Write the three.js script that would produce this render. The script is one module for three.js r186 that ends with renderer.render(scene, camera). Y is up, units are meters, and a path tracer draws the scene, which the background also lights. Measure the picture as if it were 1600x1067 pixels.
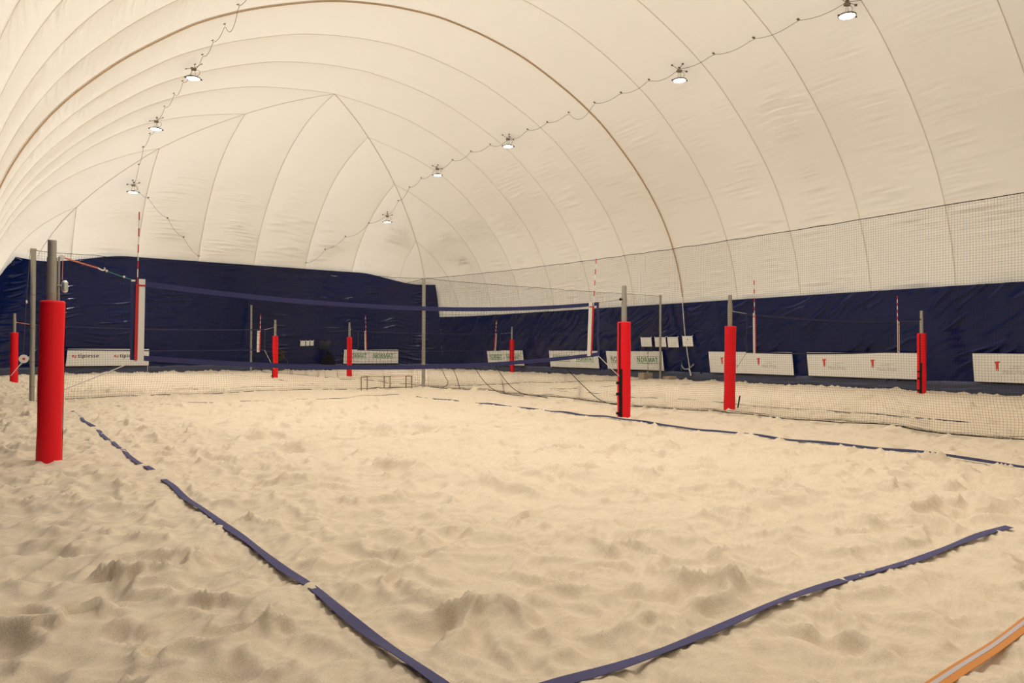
import * as THREE from 'three';
import { mergeGeometries } from 'three/addons/utils/BufferGeometryUtils.js';
import { RoundedBoxGeometry } from 'three/addons/geometries/RoundedBoxGeometry.js';
import { createNoise2D } from 'simplex-noise';

// ---------------------------------------------------------------- camera, exposure
const scene = new THREE.Scene();
scene.background = new THREE.Color().setRGB(1.03, .975, .90);      // even overcast daylight outside the membrane
const camera = new THREE.PerspectiveCamera(50.63, 1600 / 1067, 0.05, 200);
camera.position.set(-5.434, 1.304, 10.181);
camera.rotation.order = 'YXZ';
camera.rotation.set(0.0102, -0.629, 0.004);
const renderer = new THREE.WebGLRenderer({ antialias: true });
renderer.toneMapping = THREE.LinearToneMapping;
renderer.toneMappingExposure = 1.0;
renderer.shadowMap.enabled = true;
const sun = new THREE.DirectionalLight(new THREE.Color().setRGB(1, 1, .97), 5.3);   // hazy sun on the left flank of the dome, felt only through the fabric
sun.position.set(-52, 60, 6); sun.target.position.set(6, 0, -8); sun.castShadow = true; sun.shadow.radius = 4;
Object.assign(sun.shadow.camera, { left: -45, right: 45, top: 45, bottom: -45, near: 1, far: 200 }); sun.shadow.mapSize.set(2048, 2048); sun.name = 'sun';
scene.add(sun, sun.target);
const LAMP_COLOR = new THREE.Color().setRGB(1.0, 0.99, 0.95);
const LAMP_POWER = 90;          // candela of each lamp
const LAMP_GLOW = 25;             // glow of the lens as the eye sees it

// ---------------------------------------------------------------- helpers
function rng(seed) { let a = seed >>> 0; return () => { a = (a + 0x6D2B79F5) | 0; let t = Math.imul(a ^ (a >>> 15), 1 | a); t = (t + Math.imul(t ^ (t >>> 7), 61 | t)) ^ t; return ((t ^ (t >>> 14)) >>> 0) / 4294967296; }; }
const R = rng(20240611);
const n1 = createNoise2D(rng(1)), n2 = createNoise2D(rng(2)), n3 = createNoise2D(rng(3)), n4 = createNoise2D(rng(4));
const clamp = (v, a, b) => Math.min(b, Math.max(a, v));
const sstep = (a, b, v) => { const t = clamp((v - a) / (b - a), 0, 1); return t * t * (3 - 2 * t); };
const lerp = (a, b, t) => a + (b - a) * t;
const V = (x, y, z) => new THREE.Vector3(x, y, z);
const lin = (r, g, b) => new THREE.Color().setRGB(r, g, b);
const taken = {};
function numbered(n) { const k = taken[n] = (taken[n] ?? -1) + 1; return k ? `${n}_${String(k).padStart(3, '0')}` : n; }
function part(name, geo, m, parent) {
  const o = new THREE.Mesh(geo, m); o.name = name; o.castShadow = o.receiveShadow = true; parent.add(o); return o;
}
function thing(name, label, category, pos = [0, 0, 0], group) {
  const o = new THREE.Group(); o.name = numbered(name); o.position.set(...pos); o.userData = { label, category };
  if (group) o.userData.group = group;
  scene.add(o); return o;
}
function structure(name, label, category) {
  const o = new THREE.Group(); o.name = name; o.userData = { kind: 'structure', label, category }; scene.add(o); return o;
}
const std = (c, roughness = 0.7, extra = {}) => new THREE.MeshStandardMaterial({ color: c, roughness, side: THREE.DoubleSide, ...extra });
function gridGeo(M, N, f, uv) {           // f(i, j) -> [x, y, z], (M+1) x (N+1) vertices
  const pos = new Float32Array((M + 1) * (N + 1) * 3), uvs = new Float32Array((M + 1) * (N + 1) * 2), idx = new Uint32Array(M * N * 6);
  let k = 0, q = 0;
  for (let i = 0; i <= M; i++) for (let j = 0; j <= N; j++) {
    const p = f(i, j); pos[k * 3] = p[0]; pos[k * 3 + 1] = p[1]; pos[k * 3 + 2] = p[2];
    if (uv) { const t = uv(i, j); uvs[k * 2] = t[0]; uvs[k * 2 + 1] = t[1]; } else { uvs[k * 2] = i / M; uvs[k * 2 + 1] = j / N; }
    k++;
  }
  for (let i = 0; i < M; i++) for (let j = 0; j < N; j++) {
    const a = i * (N + 1) + j, b = a + N + 1;
    idx[q++] = a; idx[q++] = b; idx[q++] = a + 1; idx[q++] = b; idx[q++] = b + 1; idx[q++] = a + 1;
  }
  const g = new THREE.BufferGeometry();
  g.setAttribute('position', new THREE.BufferAttribute(pos, 3)); g.setAttribute('uv', new THREE.BufferAttribute(uvs, 2));
  g.setIndex(new THREE.BufferAttribute(idx, 1)); g.computeVertexNormals(); return g;
}
function tube(points, r, sides = 6, smooth = true, seg) {
  const c = smooth ? new THREE.CatmullRomCurve3(points, false, 'centripetal') : (() => { const p = new THREE.CurvePath(); for (let i = 0; i + 1 < points.length; i++) p.add(new THREE.LineCurve3(points[i], points[i + 1])); return p; })();
  return new THREE.TubeGeometry(c, seg ?? Math.max(1, (points.length - 1) * (smooth ? 4 : 1)), r, sides, false);
}
function rod(a, b, r, sides = 10, r2 = r) {
  const d = b.clone().sub(a), g = new THREE.CylinderGeometry(r2, r, d.length(), sides, 1);
  g.applyQuaternion(new THREE.Quaternion().setFromUnitVectors(V(0, 1, 0), d.clone().normalize()));
  g.translate((a.x + b.x) / 2, (a.y + b.y) / 2, (a.z + b.z) / 2); return g;
}
function box(w, h, d, x = 0, y = 0, z = 0, r = 0.004) { const g = new RoundedBoxGeometry(w, h, d, 2, Math.min(r, w / 2.1, h / 2.1, d / 2.1)); g.translate(x, y, z); return g; }
function lathe(pts, seg = 32) { return new THREE.LatheGeometry(pts.map(p => new THREE.Vector2(...p)), seg); }
function band(path, w, t, across, seg) {   // flat strap of width w and thickness t swept along points; across(i) = unit direction of its width
  const n = path.length, L = [];
  for (let i = 0; i < n; i++) {
    const a = across(i), tg = path[Math.min(i + 1, n - 1)].clone().sub(path[Math.max(i - 1, 0)]).normalize(), nn = new THREE.Vector3().crossVectors(tg, a).normalize();
    L.push([[.5, .5], [-.5, .5], [-.5, -.5], [.5, -.5], [.5, .5]].map(([u, v]) => path[i].clone().addScaledVector(a, u * w).addScaledVector(nn, v * t)));
  }
  const g = gridGeo(n - 1, 4, (i, j) => L[i][j].toArray()).toNonIndexed(); g.computeVertexNormals(); return g;
}
function strands(lines, r) {               // many thin three-sided cords in one geometry
  let nv = 0, ni = 0; for (const l of lines) { nv += l.length * 3; ni += (l.length - 1) * 18; }
  const pos = new Float32Array(nv * 3), nor = new Float32Array(nv * 3), idx = new Uint32Array(ni);
  let k = 0, q = 0; const t = V(0, 0, 0), a = V(0, 0, 0), b = V(0, 0, 0), o = V(0, 0, 0);
  for (const l of lines) {
    const base = k;
    for (let i = 0; i < l.length; i++) {
      const p = l[i], p0 = l[Math.max(i - 1, 0)], p1 = l[Math.min(i + 1, l.length - 1)];
      t.set(p1[0] - p0[0], p1[1] - p0[1], p1[2] - p0[2]).normalize();
      a.set(0, 1, 0); if (Math.abs(t.y) > .8) a.set(1, 0, 0.3);
      b.crossVectors(t, a).normalize(); a.crossVectors(b, t);
      for (let s = 0; s < 3; s++) {
        const an = s * 2.0944; o.copy(a).multiplyScalar(Math.cos(an)).addScaledVector(b, Math.sin(an));
        pos[k * 3] = p[0] + o.x * r; pos[k * 3 + 1] = p[1] + o.y * r; pos[k * 3 + 2] = p[2] + o.z * r;
        nor[k * 3] = o.x; nor[k * 3 + 1] = o.y; nor[k * 3 + 2] = o.z; k++;
      }
    }
    for (let i = 0; i + 1 < l.length; i++) for (let s = 0; s < 3; s++) {
      const v0 = base + i * 3 + s, v1 = base + i * 3 + (s + 1) % 3;
      idx[q++] = v0; idx[q++] = v1; idx[q++] = v0 + 3; idx[q++] = v1; idx[q++] = v1 + 3; idx[q++] = v0 + 3;
    }
  }
  const g = new THREE.BufferGeometry();
  g.setAttribute('position', new THREE.BufferAttribute(pos, 3)); g.setAttribute('normal', new THREE.BufferAttribute(nor, 3));
  g.setAttribute('uv', new THREE.BufferAttribute(new Float32Array(nv * 2), 2)); g.setIndex(new THREE.BufferAttribute(idx, 1)); return g;
}

// ---------------------------------------------------------------- the shape of the air dome
const XL = -6.25, XR = 19.25, ZE = -31.95, ZN = 15.75, XC = 6.5, HALF = 12.75;
const KD = [0, .2, .4, .82, 1.72, 3.1, 4.4, 5.5, 7.4, 9.6, 11.5, 12.75], KH = [0, 1.3, 2.55, 4.55, 6.55, 8.25, 9.4, 10.2, 11.15, 11.9, 12.22, 12.3];
const KM = KD.map((_, i) => {
  if (i === KD.length - 1) return 0;
  const sl = j => (KH[j + 1] - KH[j]) / (KD[j + 1] - KD[j]);
  if (i === 0) return sl(0);
  const h0 = KD[i] - KD[i - 1], h1 = KD[i + 1] - KD[i], w1 = 2 * h1 + h0, w2 = h1 + 2 * h0;
  return (w1 + w2) / (w1 / sl(i - 1) + w2 / sl(i));
});
function prof(d) {
  if (d <= 0) return d * 6.5;
  if (d >= HALF) return 12.3;
  let i = 0; while (d > KD[i + 1]) i++;
  const h = KD[i + 1] - KD[i], u = (d - KD[i]) / h, u2 = u * u, u3 = u2 * u;
  return (2 * u3 - 3 * u2 + 1) * KH[i] + (u3 - 2 * u2 + u) * h * KM[i] + (-2 * u3 + 3 * u2) * KH[i + 1] + (u3 - u2) * h * KM[i + 1];
}
function invProf(y) { let a = -0.3, b = HALF; for (let i = 0; i < 40; i++) { const m = (a + b) / 2; if (prof(m) < y) a = m; else b = m; } return (a + b) / 2; }
const smin = (a, b) => { const h = Math.max(6 - Math.abs(a - b), 0) / 6; return Math.min(a, b) - h * h * 1.5; };
const deff = (x, z) => smin(Math.min(x - XL, XR - x), Math.min(z - ZE, ZN - z));
const H = (x, z) => prof(deff(x, z));
function outward(x, z) { const e = 0.02; return V(-(H(x + e, z) - H(x - e, z)) / (2 * e), 1, -(H(x, z + e) - H(x, z - e)) / (2 * e)).normalize(); }
// the wall line: q runs round the foot of the dome, pt(q, y, off) is a point of the wall at height y, off metres inside it
const AN = 7, CL = 11.6, LS = (ZN - AN) - (ZE + AN), LE = (XR - AN) - (XL + AN);
const Q = [0]; for (const l of [LS, CL, LE, CL, LS, CL, LE, CL]) Q.push(Q[Q.length - 1] + l);
function pt(q, y, off = 0) {
  q = ((q % Q[8]) + Q[8]) % Q[8];
  let s = 0; while (q > Q[s + 1]) s++;
  const u = q - Q[s], d = invProf(y) + off;
  if (s === 0) return V(XR - d, y, ZN - AN - u);
  if (s === 2) return V(XR - AN - u, y, ZE + d);
  if (s === 4) return V(XL + d, y, ZE + AN + u);
  if (s === 6) return V(XL + AN + u, y, ZN - d);
  const an = u / CL * Math.PI / 2, [ax, az, cx, cz, sx, sz] = { 1: [XR - AN, ZE + AN, 1, 0, 0, -1], 3: [XL + AN, ZE + AN, 0, -1, -1, 0], 5: [XL + AN, ZN - AN, -1, 0, 0, 1], 7: [XR - AN, ZN - AN, 0, 1, 1, 0] }[s];
  const dx = cx * Math.cos(an) + sx * Math.sin(an), dz = cz * Math.cos(an) + sz * Math.sin(an);
  let a = 0, b = 10; for (let i = 0; i < 36; i++) { const m = (a + b) / 2; if (deff(ax + dx * m, az + dz * m) > d) a = m; else b = m; }
  return V(ax + dx * a, y, az + dz * a);
}
const qTable = []; for (let q = 0; q < Q[8]; q += 0.05) { const p = pt(q, 0.8); qTable.push([q, p.x, p.z]); }
function qAt(x, z) { let best = 1e9, r = 0; for (const [q, a, b] of qTable) { const d = (a - x) ** 2 + (b - z) ** 2; if (d < best) { best = d; r = q; } } return r; }
function wallNormal(q, y) { const a = pt(q - .05, y), b = pt(q + .05, y); return V(b.z - a.z, 0, -(b.x - a.x)).normalize().negate(); }  // horizontal, checked below to face inside
function inside(q, y) { const n = wallNormal(q, y), p = pt(q, y); if (n.dot(V(XC - p.x, 0, clamp(p.z, ZE + 9, ZN - 9) - p.z)) < 0) n.negate(); return n; }

// ---------------------------------------------------------------- materials
const M = {
  membrane: new THREE.MeshPhysicalMaterial({ color: lin(.88, .83, .75), roughness: .95, transmission: .28, thickness: 0, side: THREE.DoubleSide }),
  seam: new THREE.MeshPhysicalMaterial({ color: lin(.80, .73, .62), roughness: .95, transmission: .25, thickness: 0, side: THREE.DoubleSide }),
  jointCable: std(lin(.60, .40, .22), .7),
  navy: new THREE.MeshPhysicalMaterial({ color: lin(.0015, .0085, .07), roughness: .16, specularIntensity: .6, side: THREE.DoubleSide }),
  skirt: std(lin(.06, .07, .12), .6),
  red: new THREE.MeshPhysicalMaterial({ color: lin(.84, .008, .018), roughness: .5, specularIntensity: .5, side: THREE.DoubleSide }),
  redPlain: std(lin(.55, .02, .02), .6),
  steel: std(lin(.38, .36, .31), .42, { metalness: .35 }),
  chrome: std(lin(.75, .75, .72), .25, { metalness: .8 }),
  black: std(lin(.012, .012, .014), .6),
  net: std(lin(.022, .018, .014), .9),
  netBlack: std(lin(.012, .012, .018), .85),
  bandBlue: std(lin(.024, .027, .125), .7),
  bandDark: std(lin(.012, .016, .07), .7),
  white: std(lin(.8, .78, .74), .6),
  paper: std(lin(.82, .82, .8), .7),
  tape: std(lin(.062, .056, .15), .8),
  orange: std(lin(.62, .24, .05), .7),
  tapeStripe: std(lin(.52, .46, .47), .8),
  cord: std(lin(.12, .09, .06), .8),
  whiteCord: std(lin(.75, .74, .7), .7),
  strap: std(lin(.72, .22, .12), .7),
  teal: std(lin(.02, .22, .22), .7),
  bracket: std(lin(.26, .20, .13), .55, { metalness: .2 }),
  lampBody: std(lin(.14, .12, .10), .5, { metalness: .3 }),
  concrete: std(lin(.42, .34, .24), .9),
  brown: std(lin(.05, .028, .012), .8),
  greyNet: std(lin(.09, .10, .11), .9),
  darkCloth: std(lin(.004, .004, .007), .9),
};
for (const k of ['net', 'netBlack', 'darkCloth', 'black', 'greyNet']) { const o = M[k]; M[k] = new THREE.MeshPhysicalMaterial({ color: o.color, roughness: o.roughness, specularIntensity: .25, side: THREE.DoubleSide }); }
M.lens = new THREE.MeshStandardMaterial({ color: lin(.9, .9, .88), roughness: .4, emissive: lin(1, .93, .82), emissiveIntensity: LAMP_GLOW });

// sand: grain and a little mottling in colour, fine relief
{
  const S = 512, col = new Uint8Array(S * S * 4), bmp = new Uint8Array(S * S * 4), rr = rng(77);
  const per = (f, x, y, k) => { const a = x / S * 2 * Math.PI, b = y / S * 2 * Math.PI; return f(Math.cos(a) * k + 3 * Math.cos(b) * k, Math.sin(a) * k * 1.7 + Math.sin(b) * k * 2.3); };
  for (let y = 0; y < S; y++) for (let x = 0; x < S; x++) {
    const i = (y * S + x) * 4, g = rr(), m = per(n1, x, y, 1.6) * .5 + per(n2, x, y, 4) * .3 + per(n3, x, y, 11) * .25;
    let v = 1 + m * .035 + (g - .5) * .09; if (rr() < .0012) v *= .6;
    col[i] = clamp(218 * v, 0, 255); col[i + 1] = clamp(201 * v, 0, 255); col[i + 2] = clamp(176 * v, 0, 255); col[i + 3] = 255;
    const h = 128 + per(n4, x, y, 14) * 40 + per(n3, x, y, 30) * 30 + (g - .5) * 70; bmp[i] = bmp[i + 1] = bmp[i + 2] = clamp(h, 0, 255); bmp[i + 3] = 255;
  }
  const mk = (d, srgb) => { const t = new THREE.DataTexture(d, S, S); t.wrapS = t.wrapT = THREE.RepeatWrapping; t.magFilter = THREE.LinearFilter; t.minFilter = THREE.LinearMipmapLinearFilter; t.generateMipmaps = true; if (srgb) t.colorSpace = THREE.SRGBColorSpace; t.needsUpdate = true; return t; };
  M.sand = new THREE.MeshStandardMaterial({ map: mk(col, true), bumpMap: mk(bmp, false), bumpScale: .003, roughness: .95 });
}

// ---------------------------------------------------------------- court tapes lie in the sand: their lines come first
const swell = (x, z) => n1(x * .28, z * .28) * .028 + n2(x * .75, z * .75) * .016;
const TAPES = [
  { key: 'left', ax: 'x', c: -4, a: -7.4, b: 8.03, lat: s => n3(s * .35, 1) * .03, clear: s => s > 2.4 ? .017 + .017 * n2(s * 1.3, 5.3) : s > 1.75 ? -.012 : .006 + .016 * n2(s * 1.3, 5.3) },
  { key: 'right', ax: 'x', c: 4.02, a: -7.3, b: 8.0, lat: s => n3(s * .4, 9) * .06, clear: s => s > -1.6 ? .030 + .010 * n2(s * .9, 15.3) : -.001 + .014 * n2(s * 1.1, 15.3) },
  { key: 'near', ax: 'z', c: 8, a: -4.0, b: .74, lat: s => n3(s * .5, 17) * .02, clear: s => .015 + .016 * n2(s * 1.5, 25.3) },
  { key: 'far', ax: 'z', c: -8.05, a: -3.8, b: 3.9, lat: s => n3(s * .4, 27) * .08, clear: s => .001 + .018 * n2(s * .8, 35.3) },
  { key: 'orange', ax: 'z', c: 8.86, a: -3.1, b: 1.2, lat: s => n3(s * .5, 37) * .01, clear: s => .016 + .022 * n2(s * 2.1, 41.3) },
  { key: 'court2', ax: 'x', c: 9.05, a: -7.6, b: 8, lat: s => n3(s * .3, 47) * .1, clear: s => .0 + .018 * n2(s * .7, 55.3) },
  { key: 'court2far', ax: 'z', c: -8.0, a: 9.1, b: 16.5, lat: s => n3(s * .3, 57) * .1, clear: s => .0 + .018 * n2(s * .6, 65.3) },
  { key: 'court3', ax: 'x', c: 4.1, a: -29, b: -14.3, lat: s => n3(s * .3, 67) * .15, clear: s => .003 + .018 * n2(s * .5, 75.3) },
  { key: 'court3near', ax: 'z', c: -14.2, a: -3.9, b: 4, lat: s => n3(s * .3, 77) * .15, clear: s => .002 + .018 * n2(s * .6, 85.3) },
  { key: 'court4', ax: 'x', c: 9.0, a: -29, b: -14.5, lat: s => n3(s * .3, 87) * .15, clear: s => .0 + .018 * n2(s * .5, 95.3) },
];
const tapeY = (T, s) => { const x = T.ax === 'x' ? T.c : s, z = T.ax === 'x' ? s : T.c; return swell(x, z) + .004 + n4(s * .8, T.c * 3) * .012; };
// trampled sand: rounded hollows that meet in crests
function cellHollows(x, z, size, seed) {
  const gx = Math.floor(x / size), gz = Math.floor(z / size); let f1 = 9, f2 = 9, am = 1;
  for (let i = -1; i <= 1; i++) for (let j = -1; j <= 1; j++) {
    const cx = gx + i, cz = gz + j; let h = Math.imul(cx, 374761393) ^ Math.imul(cz, 668265263) ^ Math.imul(seed, 1274126177); h = Math.imul(h ^ (h >>> 13), 1274126177); h ^= h >>> 16;
    const px = (cx + .1 + .8 * ((h & 1023) / 1023)) * size, pz = (cz + .1 + .8 * (((h >>> 10) & 1023) / 1023)) * size, k = ((h >>> 20) & 1023) / 1023;
    const d = Math.hypot(x - px, z - pz) / size * (.8 + .5 * k);
    if (d < f1) { f2 = f1; f1 = d; am = k; } else if (d < f2) f2 = d;
  }
  const v = Math.min(f1, .9); return (v * v * 1.2 - .35) * (.45 + .9 * am);
}
function sandRaw(x, z) {
  const wx = x + n1(x * 1.9, z * 1.9 + 40) * .13 + n2(x * 5, z * 5) * .025, wz = z + n2(x * 1.9 + 20, z * 1.9) * .13 + n3(x * 5, z * 5) * .025;
  const rough = .95 + .22 * n3(x * .22, z * .22);
  return cellHollows(wx, wz, .43, 1) * .128 * rough + cellHollows(wx + 7, wz, .21, 2) * .06 * rough + n4(x * 4.2, z * 4.2) * .008 + n1(x * 11, z * 11) * .0022 + n2(x * 24, z * 24) * .001;
}
function sandY(x, z) {
  let raw = sandRaw(x, z), y = swell(x, z) + raw;
  for (const T of TAPES) {
    const u = T.ax === 'x' ? x : z, s = T.ax === 'x' ? z : x;
    if (Math.abs(u - T.c) > .55 || s < T.a - .4 || s > T.b + .4) continue;
    const d = Math.abs(u - T.c - T.lat(s)), w = (1 - sstep(.045, .26, d)) * sstep(T.a - .35, T.a, s) * (1 - sstep(T.b, T.b + .35, s));
    if (w <= 0) continue;
    y = lerp(y, tapeY(T, s) - T.clear(s) + raw * .2 + .014 * n1(x * 10, z * 10), w);
  }
  return y;
}

// ---------------------------------------------------------------- floor of sand
{
  const axis = (stops) => { const r = [stops[0][0]]; for (let i = 1; i < stops.length; i++) { const [e, st] = stops[i], n = Math.max(1, Math.round((e - r[r.length - 1]) / st)), a = r[r.length - 1]; for (let k = 1; k <= n; k++) r.push(a + (e - a) * k / n); } return r; };
  const xs = axis([[-6.9], [-5.4, .06], [-3.2, .022], [1.2, .026], [4.3, .05], [7.2, .09], [19.8, .14]]);
  const zs = axis([[-32.6], [-16, .16], [-8.6, .09], [-2, .06], [2.5, .042], [5.5, .03], [9.2, .02], [10.5, .06], [18, .25]]);
  const g = gridGeo(zs.length - 1, xs.length - 1, (i, j) => [xs[j], sandY(xs[j], zs[i]), zs[i]], (i, j) => [xs[j] / 1.1, -zs[i] / 1.1]);
  const f = part('floor', g, M.sand, scene); f.userData = { kind: 'structure', label: 'pale trampled sand covering the whole dome floor', category: 'floor' };
}

{ const g = new THREE.RingGeometry(2, 150, 48); g.rotateX(-Math.PI / 2); g.translate(6.5, -.45, -7); const o = part('outer_ground', g, std(lin(.12, .13, .09), .95), scene); o.userData = { kind: 'structure', label: 'ground around the dome', category: 'ground' }; }

// ---------------------------------------------------------------- the white membrane, panel by panel
const ceiling = structure('ceiling', 'white inflated dome membrane in seamed panels', 'ceiling');
function column(dOther, dTop, n) {         // points [d, y] from the foot to dTop, evenly spaced along the curve
  let a = -.2, b = Math.min(dTop, dOther); for (let i = 0; i < 40; i++) { const m = (a + b) / 2; if (smin(m, dOther) < 0) a = m; else b = m; }
  const base = Math.min(b, dTop), K = 260, ds = [], ys = [], L = [0];
  for (let k = 0; k <= K; k++) { const d = base + (dTop - base) * Math.pow(k / K, 2.1); ds.push(d); ys.push(prof(smin(d, dOther))); if (k) L.push(L[k - 1] + Math.hypot(ds[k] - ds[k - 1], ys[k] - ys[k - 1])); }
  const out = []; let k = 0;
  for (let i = 0; i <= n; i++) { const l = L[K] * i / n; while (k < K - 1 && L[k + 1] < l) k++; const u = L[k + 1] > L[k] ? clamp((l - L[k]) / (L[k + 1] - L[k]), 0, 1) : 0; out.push([lerp(ds[k], ds[k + 1], u), lerp(ys[k], ys[k + 1], u), l, L[K]]); }
  return out;
}
function billow(x, z, t, s, width, seed, hipFade, amp = 1) {  // how far the membrane swells out between seams, and its creases
  const e = Math.sin(Math.PI * clamp(t, 0, 1)), pil = .10 * Math.min(1, width / 2.6) * Math.pow(e, .75) * sstep(0, 1.6, s);
  const low = 1 - sstep(7.5, 13, s), mask = clamp(.5 + .8 * n3(s * .45 + seed * 3.7, t * 1.1 + seed), 0.06, 1.2) * (.08 + .92 * low) * Math.pow(e, .45) * sstep(0, .5, s) * hipFade;
  const w1 = n1(s * 3.6 + seed * 9.1 + .25 * (t - .5) * (t - .5), t * .7 + seed), w2 = n2(s * 7.5 + seed * 5.1, t * 1.2);
  return pil + amp * mask * ((1 - Math.abs(w1)) * .075 + w2 * .028);
}
const apexF = ZE + HALF, apexN = ZN - HALF;
const endD = [HALF, 9.85, 6.95, 4.05, 1.5];               // seam distances from the foot at both ends
const mids = [apexF, -16.3, -13.4, -10.5, -7.75, -5.0, -2.4, .25, apexN];
let seed = 1;
function seamStrip(points, w = .024, m = M.seam, name = 'seam_strip', lift = .012, th = .004) {
  const c = points.map(p => p.clone().addScaledVector(outward(p.x, p.z), -lift));
  part(name, band(c, w, th, i => { const t = c[Math.min(i + 1, c.length - 1)].clone().sub(c[Math.max(i - 1, 0)]).normalize(); return t.cross(outward(c[i].x, c[i].z)).normalize(); }), m, ceiling);
}
for (let k = 0; k + 1 < mids.length; k++) {               // full arches from side to side
  const z0 = mids[k], z1 = mids[k + 1], MM = 14, N = k > 7 ? 200 : 380, sd = seed++;
  const cols = []; for (let i = 0; i <= MM; i++) { const z = lerp(z0, z1, i / MM); cols.push({ z, c: column(Math.min(z - ZE, ZN - z), HALF, N) }); }
  part('membrane_panel', gridGeo(MM, 2 * N, (i, j) => {
    const { z, c } = cols[i], r = j <= N ? c[j] : c[2 * N - j], x = j <= N ? XL + r[0] : XR - r[0], t = i / MM;
    const n = outward(x, z), b = billow(x, z, t, r[2], z1 - z0, sd + (j > N ? .5 : 0), 1);
    return [x + n.x * b, r[1] + n.y * b, z + n.z * b];
  }), M.membrane, ceiling);
}
for (const [k, z] of mids.entries()) {
  const c = column(Math.min(z - ZE, ZN - z), HALF, 60), pts = [];
  for (const r of c) pts.push(V(XL + r[0], r[1], z)); for (let i = c.length - 2; i >= 0; i--) pts.push(V(XR - c[i][0], c[i][1], z));
  if (k === 3) { seamStrip(pts, .07, M.seam, 'joint_flap', .010); part('joint_cable', tube(pts.map(p => p.clone().addScaledVector(outward(p.x, p.z), -.045)).filter(p => p.y > 3.25), .018, 8, true, 200), M.jointCable, ceiling); }
  else seamStrip(pts);
}
for (const far of [true, false]) {
  const zOf = d => far ? ZE + d : ZN - d, MM = far ? 46 : 6;
  for (let k = 0; k + 1 < endD.length; k++) for (const side of [-1, 1]) {   // side panels that end on the hips
    const d0 = endD[k], d1 = endD[k + 1], sd = seed++, N = far ? Math.round(60 + 270 * d0 / HALF) : 70;
    const cols = []; for (let i = 0; i <= MM; i++) { const d = lerp(d0, d1, i / MM); cols.push({ d, c: column(d, d, N) }); }
    part('membrane_panel', gridGeo(MM, N, (i, j) => {
      const { d, c } = cols[i], r = c[j], x = side < 0 ? XL + r[0] : XR - r[0], z = zOf(d), n = outward(x, z), b = billow(x, z, i / MM, r[2], d0 - d1, sd, sstep(0, 1.2, r[3] - r[2]));
      return [x + n.x * b, r[1] + n.y * b, z + n.z * b];
    }), M.membrane, ceiling);
    if (k) seamStrip(column(d0, d0, 40).map(r => V(side < 0 ? XL + r[0] : XR - r[0], r[1], zOf(d0))));
  }
  const xsn = []; for (const d of [...endD].reverse()) xsn.push([XL + d, d]); for (const d of endD.slice(1)) xsn.push([XR - d, d]);
  for (let k = 0; k + 1 < xsn.length; k++) {              // end panels that rise to the hips
    const [xa, da] = xsn[k], [xb, db] = xsn[k + 1], sd = seed++, N = far ? Math.round(60 + 270 * Math.max(da, db) / HALF) : 70;
    const cols = []; for (let i = 0; i <= MM; i++) { const x = lerp(xa, xb, i / MM), d = lerp(da, db, i / MM); cols.push({ x, c: column(d, d, N) }); }
    part('membrane_panel', gridGeo(MM, N, (i, j) => {
      const { x, c } = cols[i], r = c[j], z = zOf(r[0]), n = outward(x, z), b = billow(x, z, i / MM, r[2], xb - xa, sd, sstep(0, 1.2, r[3] - r[2]), 1.2);
      return [x + n.x * b, r[1] + n.y * b, z + n.z * b];
    }), M.membrane, ceiling);
    if (k) seamStrip(column(da, da, 40).map(r => V(xa, r[1], zOf(r[0]))));
  }
  for (const side of [-1, 1]) {                           // the hip seams themselves
    const pts = []; for (let i = 0; i <= 60; i++) { const d = lerp(1.52, HALF, Math.pow(i / 60, 1.6)); pts.push(V(side < 0 ? XL + d : XR - d, prof(smin(d, d)), zOf(d))); }
    seamStrip(pts, .04, M.seam, 'hip_seam');
  }
}

// ---------------------------------------------------------------- blue liners hung along the foot of the wall, in sections
function liner(name, label, q0, q1, top, style, fine) {
  const g = structure(name, label, 'wall liner'), n = Math.max(1, Math.round((q1 - q0) / 2.9));
  for (let k = 0; k < n; k++) {
    const a = lerp(q0, q1, k / n), b = lerp(q0, q1, (k + 1) / n), MM = Math.round((b - a) / (fine ? .05 : .4)), NN = Math.round(top(a) / (fine ? .035 : .3)), sd = 3.3;
    part('liner_panel', gridGeo(MM, NN, (i, j) => {
      const t = i / MM, q = lerp(a, b, t), y = -.05 + (top(q) + .05) * j / NN, e = Math.pow(Math.sin(Math.PI * t), .5), l = q;
      let w;
      if (style === 'level') {
        const sag = .22 * (t - .5) * (t - .5) * 4;
        w = Math.pow(1 - Math.abs(n1(l * .2 + sd, (y - sag) * 1.9 + sd)), 4) * .085 * clamp(.5 + n3(l * .5 + sd, y * .6), 0, 1) + n2(l * .5 + sd, y * 5 + l * .4) * .010;
      } else {
        const u = -l * .84 + y * .55, v = l * .55 + y * .84 + n3(l * .5 + sd, y * .5) * .12;   // creases that climb to one side
        w = Math.pow(1 - Math.abs(n1(u * .26 + sd, v * 1.7 + sd)), 4) * .10 * clamp(.55 + n3(u * .5 + sd, v * .6 + 9), 0, 1) + n2(u * .6, v * 4) * .006;
      }
      return pt(q, y, .05 + w * (.25 + .75 * e) + .012 * (1 - e)).toArray();
    }), M.navy, g);
  }
  return g;
}
const cornerTop = (q) => { if (q > qFL) return lerp(5.13, 3.3, clamp((q - qFL) / (qFLe - qFL), 0, 1)); const f = clamp(Math.max(Q[2] - q, q - Q[3]) / CL, 0, 1); return 5.88 - .62 * sstep(.05, .5, f); };
const qFR = Q[1] + CL * 39 / 90, qFL = Q[3] + CL * 58.5 / 90, qFLe = qFL + 1.3;
liner('wall_far', 'tall navy blue liner across the far end wall', qFR, qFLe, cornerTop, 'level', true);
liner('wall_right', 'low navy blue liner creased slantwise along the right wall', 3.5, qFR, () => 3.3, 'slant', true);
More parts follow.
